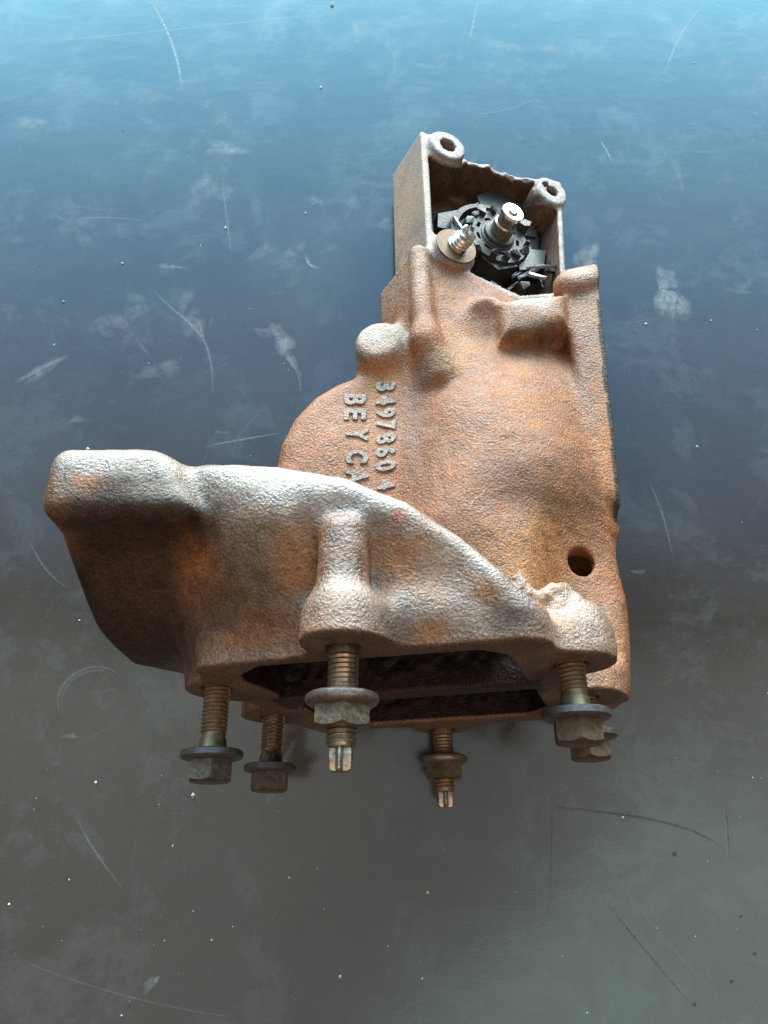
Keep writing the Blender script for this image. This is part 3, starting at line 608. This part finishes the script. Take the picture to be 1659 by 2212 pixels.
# sandpaper relief of the casting skin
mach = (np.abs((VF[:, 0] - ea[0]) * en[0] + (VF[:, 2] - ea[1]) * en[1]) < 0.7) & (VF[:, 2] < eb[1] + 1)
TINT[mach] = (0.05, 0.042, 0.034); dm = np.abs((VF[:, 0] - ea[0]) * en[0] + (VF[:, 2] - ea[1]) * en[1]); st_ = (dm < 1.5 + 0.9 * vnoise(VF[:, 2], VF[:, 1], 6.0, 77)) & (VF[:, 2] < eb[1] + 1) & (VF[:, 2] > -215) & (VF[:, 0] > 60)
TINT[st_] = (0.045, 0.034, 0.024); GL[st_] = 0.02; GL[mach] = 0.05
skin = (~face) & ~((np.abs((VF[:, 0] - ea[0]) * en[0] + (VF[:, 2] - ea[1]) * en[1]) < 3.0) & (VF[:, 2] < eb[1] + 1)) & (VF[:, 2] > -330) & (vlab != BX)
rel = (vnoise(VF[:, 0] + VF[:, 1] * 0.7, VF[:, 2] + VF[:, 1] * 0.6, 1.9, 41) - 0.5) * 0.16 + (vnoise(VF[:, 0] + VF[:, 1] * 0.7, VF[:, 2] + VF[:, 1] * 0.6, 4.5, 42) - 0.5) * 0.30
VW[skin] += NW[skin] * (rel[skin] * 1e-3)[:, None]
PARTS = {FL: ('mounting_flange', 'iron', None), DU: ('elbow_duct', 'iron_duct', 'grey-brown curved duct with bright crest'), BO: ('housing', 'iron', 'orange-brown pitted housing'), BX: ('actuator_box', 'machined', 'thin-walled grey box with broken far rim'),
         BS1: ('round_boss', 'iron', None), BS2: ('round_boss', 'iron', 'low round boss below the box'), RB: ('edge_rib', 'iron', None), SH: ('shelf_boss', 'iron', None), EAR: ('broken_web', 'iron_duct', 'jagged broken web beside the right ear')}
partobj = {}
for lab, (nm, mt, lb) in PARTS.items():
    fm = flab == lab if lab != BO else (flab == BO) | (flab == 0)
    Fq = Fg[fm]
    if len(Fq) == 0: continue
    used, inv = np.unique(Fq, return_inverse=True); inv = inv.reshape(Fq.shape)
    me = bpy.data.meshes.new(nm); me.vertices.add(len(used)); me.vertices.foreach_set('co', VW[used].astype(np.float32).ravel())
    me.loops.add(inv.size); me.loops.foreach_set('vertex_index', inv.astype(np.int32).ravel())
    me.polygons.add(len(Fq)); me.polygons.foreach_set('loop_start', (np.arange(len(Fq)) * 4).astype(np.int32)); me.polygons.foreach_set('loop_total', np.full(len(Fq), 4, np.int32))
    me.update(calc_edges=True); me.validate()
    at = me.attributes.new('tint', 'FLOAT_COLOR', 'POINT'); at.data.foreach_set('color', np.c_[TINT[used], GL[used]].astype(np.float32).ravel())
    o = link(nm, me, M[mt], root); partobj[lab] = o
    if lb: o['label'] = lb
print('casting faces', len(Fg))

# ---------------------------------------------------------------- raised lettering on the round cover
def text_mesh(ch, size, extrude, bevel):
    cu = bpy.data.curves.new('t', 'FONT'); cu.body = ch; cu.size = size; cu.extrude = extrude; cu.bevel_depth = bevel; cu.bevel_resolution = 1; cu.align_x = 'CENTER'; cu.align_y = 'CENTER'; cu.resolution_u = 4; cu.offset = 0.28
    o = bpy.data.objects.new('t', cu); col.objects.link(o); dg = bpy.context.evaluated_depsgraph_get()
    me = bpy.data.meshes.new_from_object(o.evaluated_get(dg)); bpy.data.objects.remove(o); bpy.data.curves.remove(cu); return me
def letter(ch, qx, qy, hgt, wid, rot=0.0):
    p = onv(qx, qy, -241); p[1] = float(hb(p[0], p[2])) + 0.25
    me = text_mesh(ch, 10.0, 0.35, 0.22); n = len(me.vertices); co = np.zeros(n * 3, np.float32); me.vertices.foreach_get('co', co); co = co.reshape(-1, 3)
    co[:, 0] -= (co[:, 0].max() + co[:, 0].min()) / 2; co[:, 1] -= (co[:, 1].max() + co[:, 1].min()) / 2
    co[:, 0] *= wid / (co[:, 0].max() * 2); co[:, 1] *= hgt / (co[:, 1].max() * 2)
    cr, sr = math.cos(rot), math.sin(rot); x = co[:, 0] * cr - co[:, 1] * sr; y = co[:, 0] * sr + co[:, 1] * cr
    P = np.stack([p[0] + y, 0 * x, p[2] + x], 1)
    P[:, 1] = hb(P[:, 0], P[:, 2]) + 0.1 + co[:, 2]
    me.vertices.foreach_set('co', baseoff(P).astype(np.float32).ravel()); me.update()
    at = me.attributes.new('tint', 'FLOAT_COLOR', 'POINT')
    top = (co[:, 2] > 0.3)[:, None]; cc = np.where(top, np.array([0.22, 0.17, 0.14]), np.array([0.20, 0.11, 0.06])); at.data.foreach_set('color', np.c_[cc, np.full(n, 0.5)].astype(np.float32).ravel())
    o = link('raised_letter', me, M['iron'], partobj[BO], smooth=False); return o
for i, (ch, y) in enumerate(zip('34978604', (838, 866, 893, 920, 949, 977, 1007, 1046))):
    letter(ch, 833, y, 7.9 if i < 7 else 6.4, 4.5, random.uniform(-0.05, 0.05))
for ch, y, wd in (('B', 862, 4.6), ('E', 893, 4.8), ('Y', 936, 5.6), ('C', 983, 5.2), ('A', 1024, 5.4)):
    letter(ch, 767 + (4 if y > 900 else 0), y, 8.8, wd + 0.4, random.uniform(-0.06, 0.06))

# ---------------------------------------------------------------- lathed parts
def frame(P, axis, up=(0, 1, 0)):
    z = np.array(axis, float); z /= np.linalg.norm(z); x = np.cross(np.array(up, float), z); x /= np.linalg.norm(x); return np.array(P, float), x, np.cross(z, x), z
def lathe(prof, seg=40, pitch=None, trange=None):
    # prof: list of (t, r); helix: shift t by pitch*angle inside trange
    V = []; Fc = []
    for t, r in prof:
        for i in range(seg):
            a = 2 * math.pi * i / seg; tt = t
            if pitch and trange[0] < t < trange[1]: tt = t + pitch * (i / seg - 0.5)
            V.append((r * math.cos(a), r * math.sin(a), tt))
    n = len(prof)
    for j in range(n - 1):
        for i in range(seg):
            k = (i + 1) % seg; Fc.append((j * seg + i, j * seg + k, (j + 1) * seg + k, (j + 1) * seg + i))
    Fc.append(tuple(range(seg))[::-1]); Fc.append(tuple(range((n - 1) * seg, n * seg)))
    return np.array(V), Fc
def place(name, V, Fc, fr, m, parent, sharp=True):
    P, x, y, z = fr; Q = P + V[:, :1] * x + V[:, 1:2] * y + V[:, 2:3] * z
    me = mesh_from(name, baseoff(Q), Fc)
    bm = bmesh.new(); bm.from_mesh(me); bmesh.ops.recalc_face_normals(bm, faces=bm.faces); bm.to_mesh(me); bm.free()
    o = link(name, me, m, parent)
    if sharp: me.set_sharp_from_angle(angle=math.radians(38))
    return o
def thread_prof(t0, t1, r, pitch=1.25, depth=0.55):
    p = []; t = t0
    while t < t1 - pitch:
        p += [(t, r - depth), (t + pitch * 0.38, r), (t + pitch * 0.55, r), (t + pitch * 0.95, r - depth)]; t += pitch
    return p
def hexa(r, t0, t1, cham=0.8, rot=0.0):
    V = []; Fc = []; n = 6; S_ = 5
    # hexagon prism subdivided along its edges so that the end chamfer bites the corners only
    ring = []
    for i in range(n):
        a0, a1 = rot + math.pi / 3 * i, rot + math.pi / 3 * (i + 1); p0 = np.array([math.cos(a0), math.sin(a0)]) * r; p1 = np.array([math.cos(a1), math.sin(a1)]) * r
        for k in range(S_): ring.append(p0 + (p1 - p0) * k / S_)
    ring = np.array(ring); rad = np.linalg.norm(ring, axis=1); ap = r * math.cos(math.pi / 6)
    m = len(ring); drop = np.maximum(rad - ap * 0.99, 0) * 0.75
    for p in ring: V.append((p[0], p[1], t0))
    for p, d in zip(ring, drop): V.append((p[0], p[1], t1 - d - 0.15))
    for p, d, rr_ in zip(ring, drop, rad): q = p * (ap * 0.955 / rr_); V.append((q[0], q[1], t1))
    for j in range(2):
        for i in range(m):
            k = (i + 1) % m; Fc.append((j * m + i, j * m + k, (j + 1) * m + k, (j + 1) * m + i))
    Fc.append(tuple(range(m))[::-1]); Fc.append(tuple(range(2 * m, 3 * m))); return np.array(V), Fc
def w_at(v, qy):
    b = (CY - qy) / f; return v * (s_ + c_ * b) / (c_ - s_ * b)
def part_empty(name, P, label=None):
    o = bpy.data.objects.new(name, None); col.objects.link(o); o.parent = root
    o.location = Vector(baseoff(np.array(P))); o.empty_display_size = 0.005
    if label: o['label'] = label
    return o
def reparent(o, e):
    o.parent = e; o.data.transform(Matrix.Translation(-e.location))
def flange_bolt(key, qy, rot, mt, mh, mw, label, tilt=(0, 0)):
    bu, bv = BOLTS[key]; w1 = w_at(bv, qy); ax = np.array([tilt[0], tilt[1], 1.0]); fr = frame((bu, bv, FW - 8), ax)
    ln = (w1 - (FW - 8))
    e = part_empty('flange_bolt', (bu, bv, w1), label)
    V, Fc = lathe([(0, 3.3)] + thread_prof(0.5, ln - 4.2, 4.0) + [(ln - 4.0, 3.55), (ln - 3.4, 3.95), (ln - 1.2, 4.1), (ln, 4.7)], 36, 1.25, (0.2, ln - 4.1))
    reparent(place('threaded_shank', V, Fc, fr, mt, root), e)
    V, Fc = lathe([(ln, 4.0), (ln, 8.7), (ln + 0.35, 9.25), (ln + 1.9, 9.3), (ln + 2.2, 9.0), (ln + 2.9, 6.6), (ln + 3.0, 4)], 48)
    reparent(place('collar', V, Fc, fr, mw, root), e)
    V, Fc = hexa(6.9, ln + 1.6, ln + 8.9, rot=rot); reparent(place('hex_head', V, Fc, fr, mh, root), e)
flange_bolt('left', 1622, 0.30, M['zinc_rust'], M['head'], M['dark_washer'], 'leftmost hex bolt with wide dark collar', (0.02, 0))
flange_bolt('left2', 1652, 0.53, M['zinc'], M['head'], M['dark_washer'], 'second bolt from the left, greenish zinc, lower than its neighbour')
flange_bolt('right', 1535, 0.64, M['zinc_rust'], M['head_rust'], M['dark_washer'], 'rusty bolt at the right, in front of another', (0, 0))
flange_bolt('right2', 1579, 0.75, M['zinc_rust'], M['head_rust'], M['head'], 'rusty bolt behind the right bolt')
def stud(key, qyn, rot, mt, mn, label, nut_h=8.6, tail=4.2, torx=5.7, rs=1.0):
    bu, bv = BOLTS[key]; w1 = w_at(bv, qyn); fr = frame((bu, bv, FW - 8), (0, 0, 1)); ln = w1 - (FW - 8)
    e = part_empty('stud', (bu, bv, FW), label)
    end = ln + nut_h + tail
    pr = [(0, 3.6), (2, 3.95), (9.8, 3.95)] + thread_prof(10.0, ln - 0.5, 3.95, 1.25, 0.38) + thread_prof(ln, end, 3.85, 1.25, 0.42) + [(end, 3.3), (end + 0.4, 2.8)]
    V, Fc = lathe(pr, 40, 1.0, (9.9, end)); reparent(place('threaded_shank', V, Fc, fr, mt, root), e)
    # six-lobed driving end
    n = 48; V = []; Fc = []
    def rad(a): return 2.6 + 0.6 * math.cos(6 * a)
    lv = [(end + 0.2, 0.8), (end + 0.5, 1.0), (end + torx - 0.4, 1.0), (end + torx, 0.86)]
    for t, k in lv:
        for i in range(n): a = 2 * math.pi * i / n; V.append((k * rad(a + rot) * math.cos(a), k * rad(a + rot) * math.sin(a), t))
    for j in range(len(lv) - 1):
        for i in range(n): k = (i + 1) % n; Fc.append((j * n + i, j * n + k, (j + 1) * n + k, (j + 1) * n + i))
    Fc.append(tuple(range((len(lv) - 1) * n, len(lv) * n))); Fc.append(tuple(range(n))[::-1])
    reparent(place('driving_tip', np.array(V), Fc, fr, M['worn_bright'], root), e)
    nt_ = part_empty('flange_nut', (bu, bv, w1), label.replace('stud', 'nut'))
    V, Fc = lathe([(ln, 4.1), (ln, 8.4), (ln + 0.5, 9.2), (ln + 1.5, 9.35), (ln + 2.3, 9.0), (ln + 3.1, 7.9), (ln + 3.3, 4)], 56)
    reparent(place('collar', V, Fc, fr, M['zinc_collar'], root), nt_)
    V, Fc = hexa(7.75, ln + 2.0, ln + nut_h, rot=rot); reparent(place('hex_body', V, Fc, fr, mn, root), nt_)
M['nut'] = simple('brown_nut_steel', (0.12, 0.09, 0.062), (0.24, 0.185, 0.13), 0.36, 0.8)
stud('main', 1500, 0.45, M['zinc'], M['nut'], 'near stud with worn brass-coloured thread in the middle of the flange')
stud('back', 1633, 0.6, M['zinc_rust'], M['nut'], 'low far stud near the table')

# ---------------------------------------------------------------- broken actuator inside the box
tip = onbox(1109, 457, 7.5)
def rod(name, t0, prof, m, seg=40, parent=root, c=None, sharp=True):
    V, Fc = lathe([(t - 0, r) for t, r in prof], seg); return place(name, V, Fc, frame(tip if c is None else c, NV, (0, 0, 1)), m, parent, sharp)
sh = rod('drive_shaft', 0, [(-22, 6.2), (-13.5, 6.2), (-13, 5.4), (-7.2, 5.3), (-7.0, 5.0), (-6.6, 4.6), (-2.2, 4.6), (-1.9, 5.1), (-0.3, 5.15)], M['shaft'])
tipd = rod('shaft_tip', 0, [(-2.0, 5.16), (-0.5, 5.2), (0, 4.9), (0.02, 3.2), (-0.7, 3.15), (-0.7, 2.5), (0.9, 2.45), (1.1, 2.2)], M['bright'], parent=sh)
bm = bmesh.new(); bmesh.ops.create_cube(bm, size=1, matrix=Matrix.Diagonal((0.7, 4.2, 0.5, 1)))
V = np.array([v.co[:] for v in bm.verts]); Fc = [[v.index for v in fc.verts] for fc in bm.faces]; bm.free(); V[:, 2] += 1.05
place('slot', V, Fc, frame(tip, NV, (0.5, 0, 1)), M['plastic'], sh)
# hub collars
hub = rod('hub', 0, [(-24, 9), (-18, 9), (-17.6, 8.6), (-14.6, 8.4), (-14.2, 7.6), (-12.6, 7.4), (-12.2, 6.2)], M['plastic_light'])
# slotted wheel: disc with rim slots cut as real gaps between spokes
def slotted(c, h, r0, r1, th, nslot, m, name, parent):
    V = []; Fc = []
    seg = nslot * 6; rads = [r0, r0 + (r1 - r0) * 0.38, r0 + (r1 - r0) * 0.55, r1]
    for z in (h - th, h):
        for r in rads:
            for i in range(seg): a = 2 * math.pi * i / seg; V.append((r * math.cos(a), r * math.sin(a), z))
    nr = len(rads); T = nr * seg
    idx_ = lambda z, r, i: z * T + r * seg + i % seg
    for i in range(seg):
        slot = (i % 6) in (1, 2, 3)
        for r in range(nr - 1):
            if r == 1 and slot:
                Fc.append((idx_(0, 1, i), idx_(1, 1, i), idx_(1, 1, i + 1), idx_(0, 1, i + 1))); Fc.append((idx_(0, 2, i), idx_(1, 2, i), idx_(1, 2, i + 1), idx_(0, 2, i + 1)))
                if i % 6 == 1: Fc.append((idx_(0, 1, i), idx_(0, 2, i), idx_(1, 2, i), idx_(1, 1, i)))
                if i % 6 == 3: Fc.append((idx_(0, 1, i + 1), idx_(0, 2, i + 1), idx_(1, 2, i + 1), idx_(1, 1, i + 1)))
                continue
            Fc.append((idx_(1, r, i), idx_(1, r + 1, i), idx_(1, r + 1, i + 1), idx_(1, r, i + 1))); Fc.append((idx_(0, r, i), idx_(0, r, i + 1), idx_(0, r + 1, i + 1), idx_(0, r + 1, i)))
        Fc.append((idx_(0, 3, i), idx_(0, 3, i + 1), idx_(1, 3, i + 1), idx_(1, 3, i))); Fc.append((idx_(0, 0, i), idx_(1, 0, i), idx_(1, 0, i + 1), idx_(0, 0, i + 1)))
    return place(name, np.array(V), Fc, frame(c, NV, (0, 0, 1)), m, parent)
slotted(tip, -15.0, 6.0, 15.5, 2.2, 9, M['plastic_light'], 'slotted_wheel', root)
def shard(name, pts, h0, h1, m, parent=root, jit=0.4, seed=1):
    r = random.Random(seed); P2 = [tp(x, y, (h0 + h1) / 2) for x, y in pts]; n = len(P2); V = []; Fc = []
    for h in (h0, h1):
        for a in P2:
            j = r.uniform(-jit, jit) if h == h1 else 0
            V.append(E2 * (a[0]) + np.array([0, 0, a[1]]) + NV * (C0 + h + j))
    for i in range(n): k = (i + 1) % n; Fc.append((i, k, n + k, n + i))
    Fc.append(tuple(range(n))[::-1]); Fc.append(tuple(range(n, 2 * n)))
    V = np.array(V); me = mesh_from(name, baseoff(V), Fc)
    bm = bmesh.new(); bm.from_mesh(me); bmesh.ops.recalc_face_normals(bm, faces=bm.faces); bmesh.ops.bevel(bm, geom=bm.edges[:], offset=0.00025, segments=1, affect='EDGES'); bm.to_mesh(me); bm.free()
    return link(name, me, m, parent, smooth=False)
shard('cover_plate', [(1075, 470), (1150, 482), (1160, 520), (1155, 560), (1100, 590), (1060, 570), (1058, 520)], -20, -15.2, M['plastic_light'], seed=2)
shard('motor_block', [(1030, 530), (1090, 555), (1102, 600), (1060, 608), (1025, 580)], -24, -9, M['plastic'], seed=3)
shard('motor_block', [(1098, 556), (1165, 560), (1160, 600), (1108, 604)], -24, -11, M['plastic'], seed=4)
shard('upper_bracket', [(1025, 430), (1062, 415), (1095, 425), (1110, 455), (1075, 470), (1040, 470)], -19, -14.5, M['plastic_light'], seed=5)
shard('side_plate', [(940, 470), (985, 462), (1012, 490), (1016, 530), (975, 505), (940, 500)], -18, -13, M['plastic'], seed=6)
for i, (x0, y0, x1, y1, w_, h) in enumerate([(978, 470, 1003, 505, 5, -8), (1010, 455, 1032, 440, 6, -10), (1120, 600, 1165, 582, 8, -6), (1138, 578, 1205, 576, 5, -4), (1140, 592, 1180, 604, 6, -5), (1105, 600, 1125, 590, 7, -8), (1095, 628, 1120, 610, 6, -7), (1178, 585, 1196, 590, 5, -6), (1060, 610, 1082, 622, 6, -9), (1165, 600, 1172, 625, 5, -7)]):
    dx, dy = x1 - x0, y1 - y0; l = math.hypot(dx, dy); nx, ny = -dy / l * w_ / 2, dx / l * w_ / 2
    shard('broken_sliver', [(x0 + nx, y0 + ny), ((x0 + x1) / 2 + nx * 1.4, (y0 + y1) / 2 + ny * 0.7), (x1 + nx * 0.4, y1 + ny * 0.4), (x1 - nx * 0.5, y1 - ny * 0.5), ((x0 + x1) / 2 - nx, (y0 + y1) / 2 - ny * 1.5), (x0 - nx, y0 - ny)], h - 1.4, h, M['foil'] if i in (0, 3, 4, 2) else M['plastic'], jit=0.9, seed=20 + i)
rj = random.Random(11)
rod('drum', 0, [(-34, 14.5), (-18.5, 14.8), (-18, 14.0), (-17.5, 8)], M['plastic'])
for i in range(26):
    x, y = rj.uniform(1000, 1195), rj.uniform(470, 625)
    if (x - 1065) ** 2 + (y - 515) ** 2 < 45 ** 2 or y > 600 + (x - 1060) * 0.3: continue
    a = rj.uniform(0, 6.28); r = rj.uniform(7, 20); n = rj.choice((4, 5, 6)); h = rj.uniform(-20, -9)
    shard('plastic_fragment', [(x + r * rj.uniform(.5, 1.2) * math.cos(a + 6.283 * k / n), y + r * rj.uniform(.4, 1.0) * math.sin(a + 6.283 * k / n)) for k in range(n)], h - rj.uniform(1, 5), h, M['plastic'] if rj.random() < 0.8 else M['plastic_light'], jit=1.2, seed=60 + i)
for i in range(13):
    a = i / 13 * 6.283 + rj.uniform(-.2, .2); R0 = rj.uniform(12.5, 17.0); ctr = tip + NV * (-14.5) + (R0 * math.cos(a)) * E2 + np.array([0, 0, R0 * math.sin(a)])
    n = rj.choice((4, 5, 5, 6)); r = rj.uniform(2.0, 4.5); V = []; Fc = []; hh = rj.uniform(0.5, 3.5)
    for h in (-4, hh):
        for k in range(n):
            aa = 6.283 * k / n + i; q_ = r * (0.6 + 0.5 * math.sin(i * 3 + k * 2.1) ** 2) * (1 if h < 0 else 0.85)
            V.append(ctr + E2 * q_ * math.cos(aa) + np.array([0, 0, q_ * math.sin(aa)]) + NV * (h + (rj.uniform(-1.2, 1.2) if h > 0 else 0)))
    for k in range(n): Fc.append((k, (k + 1) % n, n + (k + 1) % n, n + k))
    Fc.append(tuple(range(n))[::-1]); Fc.append(tuple(range(n, 2 * n)))
    me = mesh_from('plastic_fragment', baseoff(np.array(V)), Fc); bm = bmesh.new(); bm.from_mesh(me); bmesh.ops.recalc_face_normals(bm, faces=bm.faces); bmesh.ops.bevel(bm, geom=bm.edges[:], offset=0.0002, segments=1, affect='EDGES'); bm.to_mesh(me); bm.free()
    link('plastic_fragment', me, M['plastic'], root, smooth=False)
# curved inner guide beside the wheel
gc = onbox(1000, 440, -14); V = []; Fc = []
for i in range(13):
    a = math.radians(-95 + 9 * i)
    for r, h in ((16.0, -25), (21.0, -25), (22.5, -11), (19.5, -10)):
        V.append((r * math.cos(a), r * math.sin(a), h))
for i in range(12):
    for k in range(4): Fc.append((4 * i + k, 4 * i + (k + 1) % 4, 4 * i + 4 + (k + 1) % 4, 4 * i + 4 + k))
Fc.append((0, 1, 2, 3)); Fc.append((48, 49, 50, 51))
place('guide_wall', np.array(V), Fc, frame(tip - NV * 6.5, NV, (0, 0, 1)), M['plastic_light'], root)
# snapped screw in the near-left boss
sc = part_empty('broken_screw', PB2, 'snapped bright screw stub in the near-left box boss')
V, Fc = lathe([(0.05, 9.0), (0.5, 9.3), (0.9, 9.1), (1.0, 4.2), (1.0, 3.6)] , 44)
reparent(place('washer', V, Fc, frame(PB2, NV), M['head_rust'], root), sc)
ax = NV + 0.25 * E2
V, Fc = lathe([(0.4, 4.2), (1.2, 4.4), (1.6, 3.6)] + thread_prof(1.8, 6.8, 4.1, 1.6, 0.8) + [(7.0, 3.4), (8.2, 3.7), (8.6, 3.2)], 36, 1.2, (1.7, 6.9))
top = V[:, 2] > 7.5; V[top, 2] += 0.8 * np.sin(np.arctan2(V[top, 1], V[top, 0]) * 3) + 0.9 * V[top, 0] / 4
reparent(place('threaded_stub', V, Fc, frame(PB2, ax), M['bright'], root), sc)

# ---------------------------------------------------------------- small things lying on the casting
def fibre_mesh(pts, r):
    V = []; Fc = []; n = 5; P = np.array(pts)
    for i, p in enumerate(P):
        for k in range(n): a = 2 * math.pi * k / n; V.append(p + r * np.array([math.cos(a), math.sin(a) * 0.7, math.sin(a) * 0.7]))
    for i in range(len(P) - 1):
        for k in range(n): Fc.append((i * n + k, i * n + (k + 1) % n, (i + 1) * n + (k + 1) % n, (i + 1) * n + k))
    return V, Fc
fp = []
q = np.array([(1009, 1112), (1017, 1092), (1030, 1075), (1040, 1066), (1048, 1060), (1062, 1058), (1078, 1054), (1090, 1053)], float)
for t in np.linspace(0, 7, 29):
    x = np.interp(t, range(8), q[:, 0]) + 1.0 * math.sin(t * 3); y = np.interp(t, range(8), q[:, 1]) + 1.2 * math.cos(t * 2.3)
    v = -226.0
    for _ in range(6): p = onv(x, y, v); v = float(hb(p[0], p[2])) + 0.7
    fp.append(F2W(onv(x, y, v)))
V, Fc = fibre_mesh(fp, 0.00013)
fo = link('fibre', mesh_from('fibre', V, Fc), M['fibre']); fo['label'] = 'single pale curled fibre lying on the rusty housing'; fo['category'] = 'fibre'
